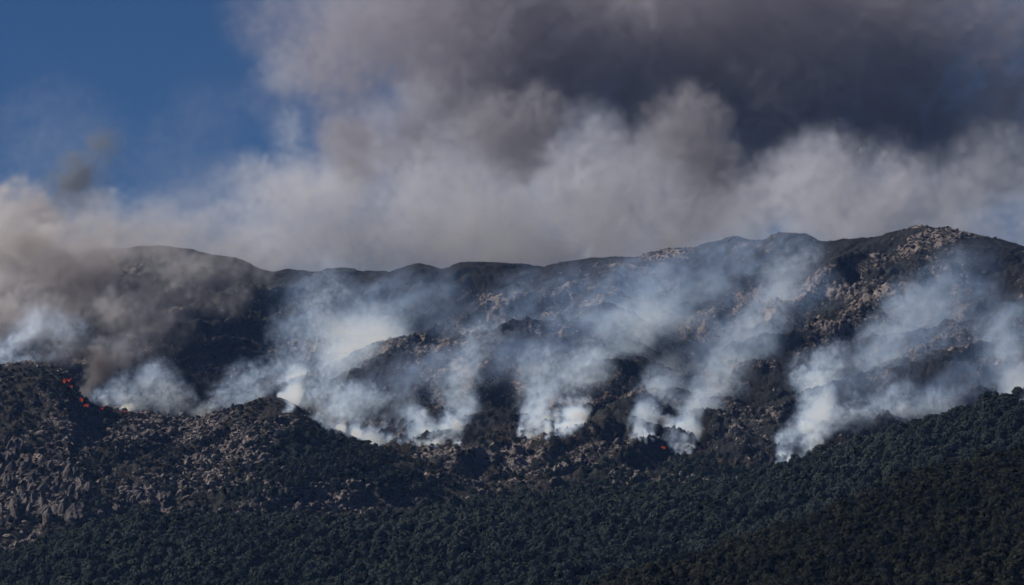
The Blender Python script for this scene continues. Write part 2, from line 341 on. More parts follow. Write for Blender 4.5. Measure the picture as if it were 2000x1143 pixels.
# ------------------------------------------------------------------ scatter by geometry nodes: one vertex = one instance
def scatter_obj(name, pts, rot, scl, pick, sources, label, cat):
    me = bpy.data.meshes.new(name); me.vertices.add(len(pts)); me.vertices.foreach_set('co', np.asarray(pts, np.float32).ravel())
    a = me.attributes.new('spin', 'FLOAT_VECTOR', 'POINT'); a.data.foreach_set('vector', np.asarray(rot, np.float32).ravel())
    a = me.attributes.new('size', 'FLOAT_VECTOR', 'POINT'); a.data.foreach_set('vector', np.asarray(scl, np.float32).ravel())
    a = me.attributes.new('pick', 'INT', 'POINT'); a.data.foreach_set('value', np.asarray(pick, np.int32))
    o = bpy.data.objects.new(name, me); COL.objects.link(o)
    g = bpy.data.node_groups.new(name + '_nodes', 'GeometryNodeTree')
    g.interface.new_socket('Geometry', in_out='INPUT', socket_type='NodeSocketGeometry'); g.interface.new_socket('Geometry', in_out='OUTPUT', socket_type='NodeSocketGeometry')
    gi = g.nodes.new('NodeGroupInput'); go = g.nodes.new('NodeGroupOutput')
    ip = g.nodes.new('GeometryNodeInstanceOnPoints'); g.links.new(gi.outputs[0], ip.inputs['Points'])
    gti = g.nodes.new('GeometryNodeGeometryToInstance')
    for s in reversed(sources):
        oi = g.nodes.new('GeometryNodeObjectInfo'); oi.inputs['Object'].default_value = s; oi.inputs['As Instance'].default_value = False
        g.links.new(oi.outputs['Geometry'], gti.inputs[0])
    g.links.new(gti.outputs[0], ip.inputs['Instance']); ip.inputs['Pick Instance'].default_value = True
    def na(nm, ty):
        n = g.nodes.new('GeometryNodeInputNamedAttribute'); n.data_type = ty; n.inputs[0].default_value = nm; return n.outputs[0]
    g.links.new(na('pick', 'INT'), ip.inputs['Instance Index'])
    er = g.nodes.new('FunctionNodeEulerToRotation'); g.links.new(na('spin', 'FLOAT_VECTOR'), er.inputs[0]); g.links.new(er.outputs[0], ip.inputs['Rotation'])
    g.links.new(na('size', 'FLOAT_VECTOR'), ip.inputs['Scale'])
    g.links.new(ip.outputs[0], go.inputs[0])
    md = o.modifiers.new('scatter', 'NODES'); md.node_group = g
    return tag(o, label, cat, kind='stuff')

# ------------------------------------------------------------------ boulders
def rock_mesh(seed, sub=2, flat=0.75, cuts=9, h0=0.5, jit=0.09, material=None):
    r = random.Random(seed); bm = bmesh.new(); bmesh.ops.create_icosphere(bm, subdivisions=sub, radius=1.0)
    for k in range(cuts):
        d = Vector((r.gauss(0, 1), r.gauss(0, 1), r.gauss(0, 1))).normalized(); h = r.uniform(h0, 0.85)
        for v in bm.verts:
            t = v.co.dot(d)
            if t > h: v.co -= d * (t - h)
    for v in bm.verts: v.co += Vector((r.uniform(-1, 1), r.uniform(-1, 1), r.uniform(-1, 1))) * jit; v.co.z *= flat
    me = bpy.data.meshes.new('boulder'); bm.to_mesh(me); bm.free(); me.materials.append(material or M_ROCK); return me
ROCKS = [rock_mesh(s, 2, random.uniform(0.6, 1.0)) for s in range(12)]
def scatter_on(L, rockf, n, seed, u0=-0.16, u1=0.16):
    lim = 0.56 if L is MT else 0.40
    r = np.random.default_rng(seed)
    u = r.uniform(max(u0, L.u[0]), min(u1, L.u[-1]), n); y = r.uniform(L.y[0] + 10, L.y[-1] - 10, n); x = u * y
    z = L.height(x, y); ok = z > top(x, y, L) + 0.1
    f = L.field(rockf, x, y)
    keep = ok & (r.uniform(0, 1, n) < np.clip((f - lim) * 2.6, 0.035, 0.9))
    # drop what lies far behind the crest
    zf = L.height(x, y - 30); keep &= (z - (z / y) * 30) >= zf - 25
    return x[keep], y[keep], z[keep], f[keep]
def rock_cloud(L, F, n, seed, smin, smax, pw):
    r = np.random.default_rng(seed + 50)
    x, y, z, f = scatter_on(L, F, n, seed)
    if L is MT: f = f - 0.08 * sstep(26, 6, proj(x, y, z)[1] - np.interp(proj(x, y, z)[0], [c[0] for c in CREST], [c[1] for c in CREST]))
    s = smin + (smax - smin) * r.power(pw, len(x)) * np.clip(0.45 + f, 0.35, 1.15)
    return x, y, z, s
rx, ry, rz, rs = [np.concatenate(t) for t in zip(rock_cloud(MT, m_rock_f, 230000, 21, 0.3, 2.0, 0.3), rock_cloud(RR, r_rock_f, 160000, 22, 0.3, 2.1, 0.3))]
rpar = np.concatenate([np.zeros(1), ]) 
rr_ = np.random.default_rng(77)
rrot = np.stack([rr_.uniform(-.5, .5, len(rx)), rr_.uniform(-.5, .5, len(rx)), 0.8 + rr_.normal(0, .5, len(rx)) + 3.14 * rr_.integers(0, 2, len(rx))], 1)
rsc = np.stack([rs * rr_.uniform(.8, 2.0, len(rx)), rs * rr_.uniform(.6, 1.1, len(rx)), rs * rr_.uniform(.6, 1.2, len(rx))], 1)
rpick = rr_.integers(0, 12, len(rx))
rpts = np.stack([rx, ry, rz + 0.05 * rs], 1)
bpx, bpy_ = proj(rx, ry, rz)
score = rs / ry * ((bpx > 5) & (bpx < 1995))
order = np.argsort(-score)
# the largest ones singly, as pieces of the slope they lie in
onridge = RR.height(rx, ry) > MT.height(rx, ry)
big = np.concatenate([order[~onridge[order]][:290], order[onridge[order]][:290]])
SRC_ROCK = [None] * 12
for i in big:
    o = bpy.data.objects.new('boulder', ROCKS[rpick[i]]); COL.objects.link(o)
    o.location = rpts[i]; o.rotation_euler = rrot[i]; o.scale = rsc[i]; o.parent = ridge if onridge[i] else mountain
    if SRC_ROCK[rpick[i]] is None: SRC_ROCK[rpick[i]] = o
# tall joined slabs of the cliff at left and the larger outcrops
CRAGS = [rock_mesh(700 + s, 3, 1.0, 12, 0.5, 0.06, M_CRAG) for s in range(8)]
cr = random.Random(9)
def crag(px, py, wpx, hpx, lean, par, k=1.0):
    wpx *= k; hpx *= k
    Y = hit(px, py)
    if Y >= 3690: return
    p = at(px, py, Y); o = bpy.data.objects.new('crag', cr.choice(CRAGS)); COL.objects.link(o)
    s = Y * K; o.location = p; o.scale = (wpx * s * .62, wpx * s * .6, hpx * s * .62); o.rotation_euler = (cr.uniform(-.35, .15), lean * cr.uniform(.3, 1.6), cr.uniform(-1.2, 1.2)); o.parent = par
for (px, py, n, sp, wd, ht, ln) in ((150, 965, 7, 22, 17, 46, .3), (100, 1000, 6, 22, 16, 40, .25), (25, 885, 6, 18, 15, 42, .15), (60, 985, 6, 22, 16, 40, .2), (335, 985, 7, 26, 15, 34, .55), (300, 1010, 6, 22, 14, 26, .6), (115, 935, 6, 20, 14, 36, .35), (210, 945, 5, 22, 12, 28, .5), (330, 825, 6, 30, 14, 18, .7), (260, 835, 5, 24, 12, 15, .6),
                                (430, 830, 7, 32, 12, 20, .7), (390, 890, 6, 30, 12, 20, .6), (480, 860, 6, 28, 11, 18, .6), (560, 940, 6, 26, 11, 17, .3), (520, 960, 5, 22, 12, 16, .3), (20, 1010, 5, 20, 15, 36, .15)):
    for k in range(int(n * 1.7)): crag(px + cr.uniform(-1, 1) * sp, py + cr.uniform(-1, 1) * sp * 1.0, wd * cr.uniform(.4, 1.15), ht * cr.uniform(.4, 1.15), ln + cr.uniform(-.15, .15), ridge)
for (px, py, n, sp, wd, ht, ln) in ((870, 905, 9, 40, 12, 17, .2), (830, 915, 6, 30, 11, 18, .2), (1040, 932, 8, 36, 11, 14, .3), (950, 880, 5, 28, 10, 13, .3), (1620, 640, 8, 30, 12, 15, .3), (1800, 465, 10, 50, 14, 14, .3), (1660, 570, 8, 36, 12, 16, .3), (1460, 575, 7, 36, 14, 13, .4), (1900, 560, 8, 40, 14, 16, .3), (1720, 520, 6, 30, 14, 14, .4),
                                (935, 765, 4, 14, 10, 14, .2), (1330, 655, 5, 20, 11, 12, .3), (1380, 640, 4, 20, 11, 10, .4), (1390, 850, 5, 26, 10, 13, .2), (950, 583, 3, 16, 18, 6, .9), (1140, 600, 5, 40, 16, 7, .8), (1540, 462, 5, 36, 12, 8, .3)):
    for k in range(int(n * 1.7)): crag(px + cr.uniform(-1, 1) * sp, py + cr.uniform(-1, 1) * sp * .7, wd * cr.uniform(.4, 1.15), ht * cr.uniform(.4, 1.15), ln + cr.uniform(-.2, .2), mountain, .72)
for (px, py, wd, ht, ln) in ((165, 990, 34, 95, .28), (140, 940, 24, 70, .3), (120, 1010, 30, 80, .2), (80, 1000, 30, 70, .15), (40, 990, 34, 80, .1), (20, 890, 26, 62, .1), (45, 905, 20, 50, .15), (10, 940, 26, 60, .1), (330, 1000, 26, 80, .6), (350, 965, 20, 60, .65), (300, 1025, 30, 50, .6), (260, 975, 18, 46, .5), (215, 1000, 24, 50, .4), (100, 945, 22, 56, .25), (70, 945, 22, 50, .2), (325, 835, 30, 30, .8), (255, 845, 26, 24, .8), (430, 835, 24, 34, .8), (375, 905, 20, 34, .6)):
    for q in range(4): crag(px + cr.uniform(-.6, .6) * wd, py + cr.uniform(-.35, .35) * ht, wd * cr.uniform(.6, 1.1), ht * cr.uniform(.4, .75), ln * 1.2, ridge)
rest = np.ones(len(rx), bool); rest[big] = False
print('boulders', len(rx), round(time.time() - T0, 1))
for par, sel, nm in ((mountain, rest & ~onridge, 'boulder_field'), (ridge, rest & onridge, 'boulder_field')):
    o = scatter_obj(nm, rpts[sel], rrot[sel], rsc[sel], rpick[sel], SRC_ROCK, None, None); o.parent = par

# ------------------------------------------------------------------ trees
def tri_leaf(V, F, c, nrm, s, r):
    a = nrm.orthogonal().normalized(); b = nrm.cross(a); t = r.uniform(0, 6.28); i = len(V)
    for k in range(3):
        q = t + k * 2.094; V.append(c + (a * math.cos(q) + b * math.sin(q)) * s * r.uniform(.7, 1.3))
    F.append((i, i + 1, i + 2))
ICO = bmesh.new(); bmesh.ops.create_icosphere(ICO, subdivisions=1, radius=1.0)
IV = [v.co.copy() for v in ICO.verts]; ICO.verts.index_update(); IF = [tuple(v.index for v in f.verts) for f in ICO.faces]; ICO.free()
def crown_mesh(name, seed, H, W, base, nb, material, flat=0.7, leaves=30, ls=0.40, cone=0.3):
    """A domed crown: clumps of leaf faces set over the shell of the dome, a few inside, so that tops catch light and gaps stay dark."""
    r = random.Random(seed); V, F = [], []
    zc = H * (base + (1 - base) * 0.42); hz = H * (1 - base) * 0.58
    ax, ay = r.uniform(-.12, .12) * W, r.uniform(-.12, .12) * W
    for k in range(nb):
        t = -0.55 + 1.5 * ((k + r.random()) / nb); t = max(-.6, min(.93, t)); a = k * 2.4 + r.uniform(-.5, .5)
        rad = math.sqrt(max(0, 1 - t * t)) * (1 - cone * max(0, t)) * r.uniform(.55, .95)
        c = Vector((math.cos(a) * rad * W * .8 + ax * t, math.sin(a) * rad * W * .8 + ay * t, zc + t * hz * .8)); br = W * r.uniform(0.26, 0.44)
        i0 = len(V)
        for v in IV: V.append(c + Vector((v.x, v.y, v.z * flat)) * br * 0.78 * r.uniform(0.85, 1.12))
        F += [tuple(i0 + q for q in f) for f in IF]
        for j in range(leaves):
            n = Vector((r.gauss(0, 1), r.gauss(0, 1), r.gauss(0.35, 1))).normalized()
            p = c + Vector((n.x, n.y, n.z * flat)) * br * r.uniform(0.8, 1.12)
            n2 = (n + Vector((r.gauss(0, .32), r.gauss(0, .32), r.gauss(0, .32)))).normalized()
            tri_leaf(V, F, p, n2, ls * r.uniform(.6, 1.25), r)
    me = bpy.data.meshes.new(name); me.from_pydata(V, [], F); me.materials.append(material); return me
def trunk_mesh(seed, H):
    r = random.Random(seed); V, F = [], []
    def limb(p, q, r0, r1):
        d = (q - p).normalized(); a = d.orthogonal().normalized(); b = d.cross(a); i = len(V)
        for c, rad in ((p, r0), (q, r1)):
            for k in range(5): V.append(c + (a * math.cos(k * 1.2566) + b * math.sin(k * 1.2566)) * rad)
        for k in range(5): F.append((i + k, i + (k + 1) % 5, i + 5 + (k + 1) % 5, i + 5 + k))
    b = Vector((0, 0, -0.6)); m = Vector((r.uniform(-.2, .2), r.uniform(-.2, .2), H * .5)); t = Vector((r.uniform(-.3, .3), r.uniform(-.3, .3), H * .92))
    limb(b, m, 0.2, 0.13); limb(m, t, 0.13, 0.04)
    for k in range(6):
        s = m.lerp(t, r.uniform(-.4, .8)); a = r.uniform(0, 6.28); limb(s, s + Vector((math.cos(a) * 1.5, math.sin(a) * 1.5, r.uniform(.3, 1.1))), 0.06, 0.02)
    me = bpy.data.meshes.new('trunk'); me.from_pydata(V, [], F); me.materials.append(M_BARK); return me
SPEC = [(6.6, 2.7, .28, 22, .8), (7.0, 2.9, .34, 24, .75), (5.6, 2.8, .18, 24, .85), (6.4, 2.4, .40, 18, .7), (7.4, 2.5, .22, 24, .9), (5.2, 3.1, .16, 26, .8)]
CR_P = [crown_mesh('crown', 100 + i, h, wd, b, nb, M_PINE, fl, cone=(.15, .1, .3, .05, .5, .2)[i]) for i, (h, wd, b, nb, fl) in enumerate(SPEC)]
CR_O = [crown_mesh('crown', 200 + i, h * .82, wd * .86, b, nb, M_OLIVE, fl, ls=.36, cone=(.15, .1, .3, .05, .5, .2)[i]) for i, (h, wd, b, nb, fl) in enumerate(SPEC)]
TR = [trunk_mesh(300 + i, s[0]) for i, s in enumerate(SPEC)]; TRO = [trunk_mesh(320 + i, s[0] * .82) for i, s in enumerate(SPEC)]

def trees_on(L, sp, seed, dens):
    r = np.random.default_rng(seed)
    ys = np.arange(L.y[0], L.y[-1], sp); pts = []
    for y in ys:
        xs = np.arange(max(L.u[0], -0.18) * y, min(L.u[-1], 0.21) * y, sp)
        pts.append(np.stack([xs + r.uniform(-.48, .48, len(xs)) * sp, y + r.uniform(-.48, .48, len(xs)) * sp], 1))
    p = np.concatenate(pts); x, y = p[:, 0], p[:, 1]; z = L.height(x, y)
    px, py = proj(x, y, z); k = (z > top(x, y, L) - 0.3) & (r.uniform(0, 1, len(x)) < dens(px, py, x, y))
    k &= (py < 1215) & (px > -560) & (px < 2820)
    zf = L.height(x, y - 40); k &= (z - (z / y) * 40) >= zf - 9       # nothing of those far down the back slope can be seen
    return np.stack([x, y, z], 1)[k]
def d_forest(px, py, x, y):
    d = 0.93 - 0.95 * blobs(px, py, [(2010, 792, 45, 14, 1.0), (845, 1112, 14, 7, 1.1), (895, 1112, 10, 8, 1.1), (890, 1090, 9, 5, 1.0)])
    d -= 0.9 * blobs(px, py, [(1900, 835, 12, 8, 1), (1790, 842, 12, 6, 1), (1700, 905, 16, 7, 1), (1630, 950, 18, 6, 1), (1950, 880, 14, 6, 1), (1360, 1000, 15, 6, .8)])
    edge = np.interp(px, [0, 300, 800, 1000, 1100, 1450, 1500, 2000], [0, 0, 0, 12, 18, 14, 0, 0])
    return d - np.where((s2(NB, x, y, 0.4) > 0.6), 0.18, 0)
def d_ridge(px, py, x, y):
    c = np.array(RC, float); ok = py > np.interp(px, c[:, 0], c[:, 1]) + 12
    return ok * np.clip(1.35 * blobs(px, py, RP_GREEN) - 0.28 + 0.25 * s2(NB, x, y, .5), 0.004, .85)
def d_mount(px, py, x, y):
    f = np.clip(0.95 * blobs(px, py, [(1080, 905, 50, 14, .5), (1185, 915, 35, 22, .8), (1240, 945, 120, 18, .9), (1400, 925, 130, 16, .9), (950, 970, 200, 12, .5), (1060, 966, 100, 12, .6), (760, 915, 40, 30, .7), (900, 955, 70, 12, .3), (1350, 912, 60, 12, .5)]) - .1 + .2 * s2(NB, x, y, .5), 0.0, .9)
    return np.where(py > fireline(px) + 14, np.maximum(f, 0.006), 0)
P_F = trees_on(FO, 5.3, 31, d_forest); P_R = trees_on(RR, 3.7, 32, d_ridge); P_M = trees_on(MT, 4.8, 33, d_mount); P_N = trees_on(NH, 4.1, 34, lambda px, py, x, y: 0.95 - 0.1 * (s2(NB, x, y, .4) > .8))
print('trees', len(P_F), len(P_R), len(P_M), len(P_N), round(time.time() - T0, 1))
tr = np.random.default_rng(8)
def tree_params(P, s0, s1):
    n = len(P); s = tr.uniform(s0, s1, n) * np.where(tr.uniform(0, 1, n) < .12, 1.2, 1)
    return np.stack([tr.uniform(-.06, .06, n), tr.uniform(-.06, .06, n), tr.uniform(0, 6.28, n)], 1), np.stack([s * tr.uniform(.9, 1.15, n), s * tr.uniform(.9, 1.15, n), s], 1), tr.integers(0, 6, n)

def add_tree(name, p, rot, sc, crown, trunk, label, group, cat='tree'):
    e = bpy.data.objects.new(name, None); COL.objects.link(e); e.empty_display_size = 0.5
    e.location = p; e.rotation_euler = rot; e.scale = sc; tag(e, label, cat, group)
    for nm, me in (('crown', crown), ('trunk', trunk)):
        c = bpy.data.objects.new(nm, me); COL.objects.link(c); c.parent = e
    return e
def single_out(P, prm, n, crowns, trunks, name, label, group):
    """The n trees that show largest in the frame become objects of their own; returns the mask of the rest."""
    rot, sc, pk = prm
    px, py = proj(P[:, 0], P[:, 1], P[:, 2] + 4)
    sz = sc[:, 2] / P[:, 1] * ((px > 15) & (px < 1985) & (py < 1132))
    idx = np.argsort(-sz)[:n]; m = np.ones(len(P), bool); m[idx] = False; srcs = [None] * 6
    for i in idx:
        hx = ['far left', 'left', 'centre left', 'middle', 'centre right', 'right', 'far right'][min(6, int(px[i] / 286))]
        hy = 'bottom edge' if py[i] > 1105 else ('lower part' if py[i] > 1060 else ('middle part' if py[i] > 1010 else 'upper part'))
        kind = ('tall' if pk[i] in (1, 4) else 'broad' if pk[i] in (2, 5) else 'narrow' if pk[i] == 3 else 'rounded')
        e = add_tree(name, P[i], rot[i], sc[i], crowns[pk[i]], trunks[pk[i]], f'{kind} {label}, {hy}, {hx} of the picture', group)
        if srcs[pk[i]] is None: srcs[pk[i]] = e.children[0] if e.children and e.children[0].name.startswith('crown') else [c for c in COL.objects if c.parent == e and c.name.startswith('crown')][0]
    return m, srcs
prm_n = tree_params(P_N, .65, 1.45); prm_f = tree_params(P_F, .6, 1.5)
mN, srcN = single_out(P_N, prm_n, 150, CR_O, TRO, 'pine_tree', 'olive green pine on the nearest hillside', 'pines on the nearest hillside')
mF, srcF = single_out(P_F, prm_f, 150, CR_P, TR, 'pine_tree', 'dark green pine in the lower forest', 'pines of the lower forest')
scatter_obj('pine_forest', P_N[mN], prm_n[0][mN], prm_n[1][mN], prm_n[2][mN], srcN, 'olive green pine wood covering the nearest hillside at lower right', 'forest')
scatter_obj('pine_forest', P_F[mF], prm_f[0][mF], prm_f[1][mF], prm_f[2][mF], srcF, 'dark green pine forest covering the lower slopes and the hill at right', 'forest')
q = tree_params(P_R, .55, .95); scatter_obj('pine_grove', P_R, *q, srcF, 'patches of dark pines growing on the rocky ridge at left', 'trees')
q = tree_params(P_M, .55, .95); scatter_obj('pine_grove', P_M, *q, srcF, 'scattered pines growing below the fire line at the foot of the mountain', 'trees')
def on_land(px, py): 
    Y = hit(px, py); return at(px, py, Y)
def special(px, py, crown, trunk, s, label, sx=1.0):
    p = on_land(px, py); return add_tree('tree', p, (0, 0, random.uniform(0, 6)), (s * sx, s * sx, s), crown, trunk, label, None)
special(1747, 852, CR_P[3], TR[3], 1.35, 'tall ragged pine standing out on the skyline of the right hill', .9)
special(1725, 856, CR_P[0], TR[0], 1.2, 'leaning pine left of the tallest one on the right hill skyline')
special(1795, 838, CR_P[2], TR[2], 1.0, 'rounded pine right of the tallest one on the right hill skyline')
special(993, 1030, crown_mesh('crown', 401, 7, 2.6, .3, 18, M_DEAD), TR[0], 1.05, 'reddish brown dead pine among green pines in mid forest')
special(1042, 1012, crown_mesh('crown', 402, 7, 2.8, .3, 18, M_DEAD), TR[1], 1.0, 'brown dying pine right of the reddish dead one in the forest')
special(1862, 1142, crown_mesh('crown', 403, 5, 2.6, .15, 18, M_PALE), TR[2], .9, 'pale yellow green tree near the bottom right corner')

# scrub between the rocks
def bush_points(L, F, n, seed, cond):
    r = np.random.default_rng(seed); u = r.uniform(max(-.125, L.u[0]), min(.125, L.u[-1]), n); y = r.uniform(L.y[0] + 5, L.y[-1] - 90, n); x = u * y
    z = L.height(x, y); px, py = proj(x, y, z); k = (z > top(x, y, L)) & cond(px, py) & (s2(NB, x, y, .25) + r.normal(0, .5, n) > 0.0)
    return np.stack([x, y, z], 1)[k]
BU = [crown_mesh('bush', 500 + i, 1.5, 1.3, .1, 7, M_SCRUB, .8, 24, .3) for i in range(3)]
SB = []
for px, py, me in ((240, 870, BU[0]), (330, 900, BU[1]), (600, 850, BU[2])):
    b = bpy.data.objects.new('bush', me); COL.objects.link(b); b.location = on_land(px, py); b.scale = (1.7,) * 3; SB.append(b)
tag(SB[0], 'dark scrub bush on the rocky ridge below the line of flames', 'bush', 'scrub bushes'); tag(SB[1], 'dark scrub bush in the middle of the rocky ridge', 'bush', 'scrub bushes'); tag(SB[2], 'dark scrub bush just below the crest right of the tall plume', 'bush', 'scrub bushes')
B1 = bush_points(RR, None, 26000, 61, lambda px, py: (py > fireline(px) + 3)); B2 = bush_points(MT, None, 26000, 62, lambda px, py: (py > fireline(px) + 3) & (py < 1010) & (px > 560))
BP = np.concatenate([B1, B2]); n = len(BP); s = tr.uniform(.5, 1.5, n)
scatter_obj('scrub', BP, np.stack([0 * s, 0 * s, tr.uniform(0, 6.28, n)], 1), np.stack([s, s, s * .9], 1), tr.integers(0, 3, n), SB, 'low dark scrub between the rocks below the fire line', 'scrub')
print('plants', n, round(time.time() - T0, 1))

# ------------------------------------------------------------------ flames
def m_flame():
    m, n, o = mat('flame'); e = n.nodes.new('ShaderNodeEmission')
    g = n.nodes.new('ShaderNodeTexCoord'); sx = n.nodes.new('ShaderNodeSeparateXYZ'); n.links.new(g.outputs['Generated'], sx.inputs[0])
    n.links.new(ramp(n, sx.outputs[2], [(0.0, (1.0, 0.20, 0.06)), (0.5, (0.9, 0.08, 0.03)), (1.0, (0.5, 0.03, 0.015))]), e.inputs['Color'])
    e.inputs['Strength'].default_value = 0.2
    n.links.new(e.outputs[0], o.inputs['Surface']); return m
M_FL = m_flame()
def flame(px, py, wpx, hpx, label, nt=5):
    p = on_land(px, py); Y = p.y - 2.5; p = at(px, py, Y); sc = Y * K * .66; r = random.Random(int(px)); V, F = [], []
    for t in range(nt):
        x0 = r.uniform(-.5, .5) * wpx * sc; h = hpx * sc * r.uniform(.5, 1.0); rad = max(0.5, wpx * sc * r.uniform(.14, .24)); y0 = r.uniform(-1, 1); z0 = r.uniform(-.4, .5) * hpx * sc * .4
        i0 = len(V); nr = 6; lean = r.uniform(-.3, .5) * h
        for j in range(nr):
            f = j / (nr - 1); rr = rad * (math.sin(math.pi * min(1, .25 + .75 * f)) ** .8 if f < 1 else 0.02); wob = math.sin(f * 5 + t) * .18 * rad
            for k in range(7): a = k / 7 * 6.283; V.append((x0 + lean * f * f + wob + math.cos(a) * rr, y0 + math.sin(a) * rr * .7, z0 + h * f))
        for j in range(nr - 1):
            for k in range(7): F.append((i0 + j * 7 + k, i0 + j * 7 + (k + 1) % 7, i0 + (j + 1) * 7 + (k + 1) % 7, i0 + (j + 1) * 7 + k))
    o = mesh_obj('flame', V, F, M_FL, smooth=True); o.location = p; return tag(o, label, 'fire', 'flames along the fire line')
flame(126, 748, 8, 14, 'red flame at the left of the topmost pair on the knoll')
flame(134, 746, 8, 12, 'brightest orange red flame of the topmost pair on the knoll')
flame(137, 758, 10, 11, 'red flame just below the topmost pair on the knoll')
flame(159, 784, 10, 14, 'tall red flame on the steep edge below the knoll')
flame(168, 794, 12, 9, 'low red flame below the steep edge of the knoll')
flame(198, 800, 9, 9, 'small orange flame on the saddle right of the knoll')
flame(242, 805, 16, 7, 'wide low red flame beside white smoke on the saddle', 6)
flame(276, 809, 9, 6, 'faint red flame at the right end of the flame line')
flame(733, 868, 8, 10, 'single orange flame below the smoke in mid picture')
flame(1296, 876, 9, 9, 'single red flame between two white plumes right of centre')

# ------------------------------------------------------------------ birds
def bird(px, py, Y, span, rz, label):
    e = bpy.data.objects.new('bird', None); COL.objects.link(e); e.location = at(px, py, Y); e.rotation_euler = (0.35, 0.25, rz); tag(e, label, 'bird', 'birds circling in the smoke')
    b = span * .5
    V, F = [], []
    for j, (yy, rr) in enumerate(((-.42, .015), (-.25, .06), (0, .09), (.22, .07), (.34, .05), (.42, .012))):
        for k in range(6): a = k / 6 * 6.283; V.append((math.cos(a) * rr * span, yy * span * .8, math.sin(a) * rr * span))
        if j: F += [((j - 1) * 6 + k, (j - 1) * 6 + (k + 1) % 6, j * 6 + (k + 1) % 6, j * 6 + k) for k in range(6)]
    mesh_obj('body', V, F, M_BIRD, e, True)
    for s in (-1, 1):
        sec = [(0.04, .16, -.16, .02), (.2, .17, -.15, .07), (.38, .12, -.12, .06), (.5, .03, -.06, .02)]; V = []
        for (x, f, bk, z) in sec:
            V += [(s * x * span * 1.0, f * span, z * span), (s * x * span, 0.02 * span, (z + .02) * span), (s * x * span, bk * span, z * span), (s * x * span, 0.02 * span, (z - .015) * span)]
        F = [(i * 4 + k, i * 4 + (k + 1) % 4, i * 4 + 4 + (k + 1) % 4, i * 4 + 4 + k) for i in range(3) for k in range(4)]
        mesh_obj('wing', V, F, M_BIRD, e)
    mesh_obj('tail', [(-.04 * span, -.3 * span, 0), (.04 * span, -.3 * span, 0), (.09 * span, -.5 * span, 0), (-.09 * span, -.5 * span, 0), (0, -.3 * span, .02 * span), (0, -.5 * span, .015 * span)], [(0, 4, 5, 3), (4, 1, 2, 5), (0, 3, 2, 1)], M_BIRD, e)
bird(971, 201, 2700, 1.5, .6, 'upper of two tiny dark birds in front of the dark smoke')
bird(975, 223, 2700, 1.0, 1.8, 'lower of two tiny dark birds in front of the dark smoke')
bird(25, 51, 2600, 1.1, 2.4, 'lone tiny dark bird in the blue sky at upper left')

# ------------------------------------------------------------------ smoke
def m_smoke(name, dens, scat, absb, g):
    m, n, o = mat(name)
    a = n.nodes.new('ShaderNodeAttribute'); a.attribute_name = 'density'
    d = mth(n, 'MULTIPLY', a.outputs['Fac'], dens)
    s = n.nodes.new('ShaderNodeVolumeScatter'); s.inputs['Color'].default_value = (*scat, 1); s.inputs['Anisotropy'].default_value = g; n.links.new(d, s.inputs['Density'])
    ab = n.nodes.new('ShaderNodeVolumeAbsorption'); ab.inputs['Color'].default_value = (*(1 - x for x in absb), 1); n.links.new(d, ab.inputs['Density'])
    ad = n.nodes.new('ShaderNodeAddShader'); n.links.new(s.outputs[0], ad.inputs[0]); n.links.new(ab.outputs[0], ad.inputs[1]); n.links.new(ad.outputs[0], o.inputs['Volume'])
    return m
# scattering and absorption per density, red green blue: fine smoke scatters blue most; dark smoke also takes light up, which in the puff and dark sky smoke imitates shade
S_PALE = m_smoke('pale_smoke', 0.078, (0.56, 0.72, 1.0), (0.002, 0.003, 0.005), 0.3)
S_VEIL = m_smoke('thin_smoke', 0.016, (0.46, 0.64, 1.0), (0.003, 0.004, 0.007), 0.3)
S_GREY = m_smoke('grey_smoke', 0.020, (0.82, 0.80, 0.84), (0.32, 0.37, 0.40), 0.3)
S_DARK = m_smoke('dark_smoke', 0.06, (0.70, 0.75, 0.82), (0.9, 1.0, 1.0), 0.2)
S_PUFF = m_smoke('puff_smoke', 0.026, (0.38, 0.40, 0.44), (0.9, 0.9, 0.9), 0.2)  # strong absorption stands in for the shadow on the puff
S_BANK = m_smoke('bank_smoke', 0.0070, (0.79, 0.82, 0.94), (0.25, 0.265, 0.25), 0.3)
S_DARK2 = m_smoke('high_dark_smoke', 0.0075, (0.80, 0.77, 0.85), (0.62, 0.67, 0.63), 0.2)  # brown grey, with the self-shadow of thick smoke put into the absorption
S_DARK2X = m_smoke('low_dark_smoke', 0.014, (0.56, 0.54, 0.58), (0.7, 0.74, 0.74), 0.2)  # shade of the thick lobes imitated by weak scattering and added absorption

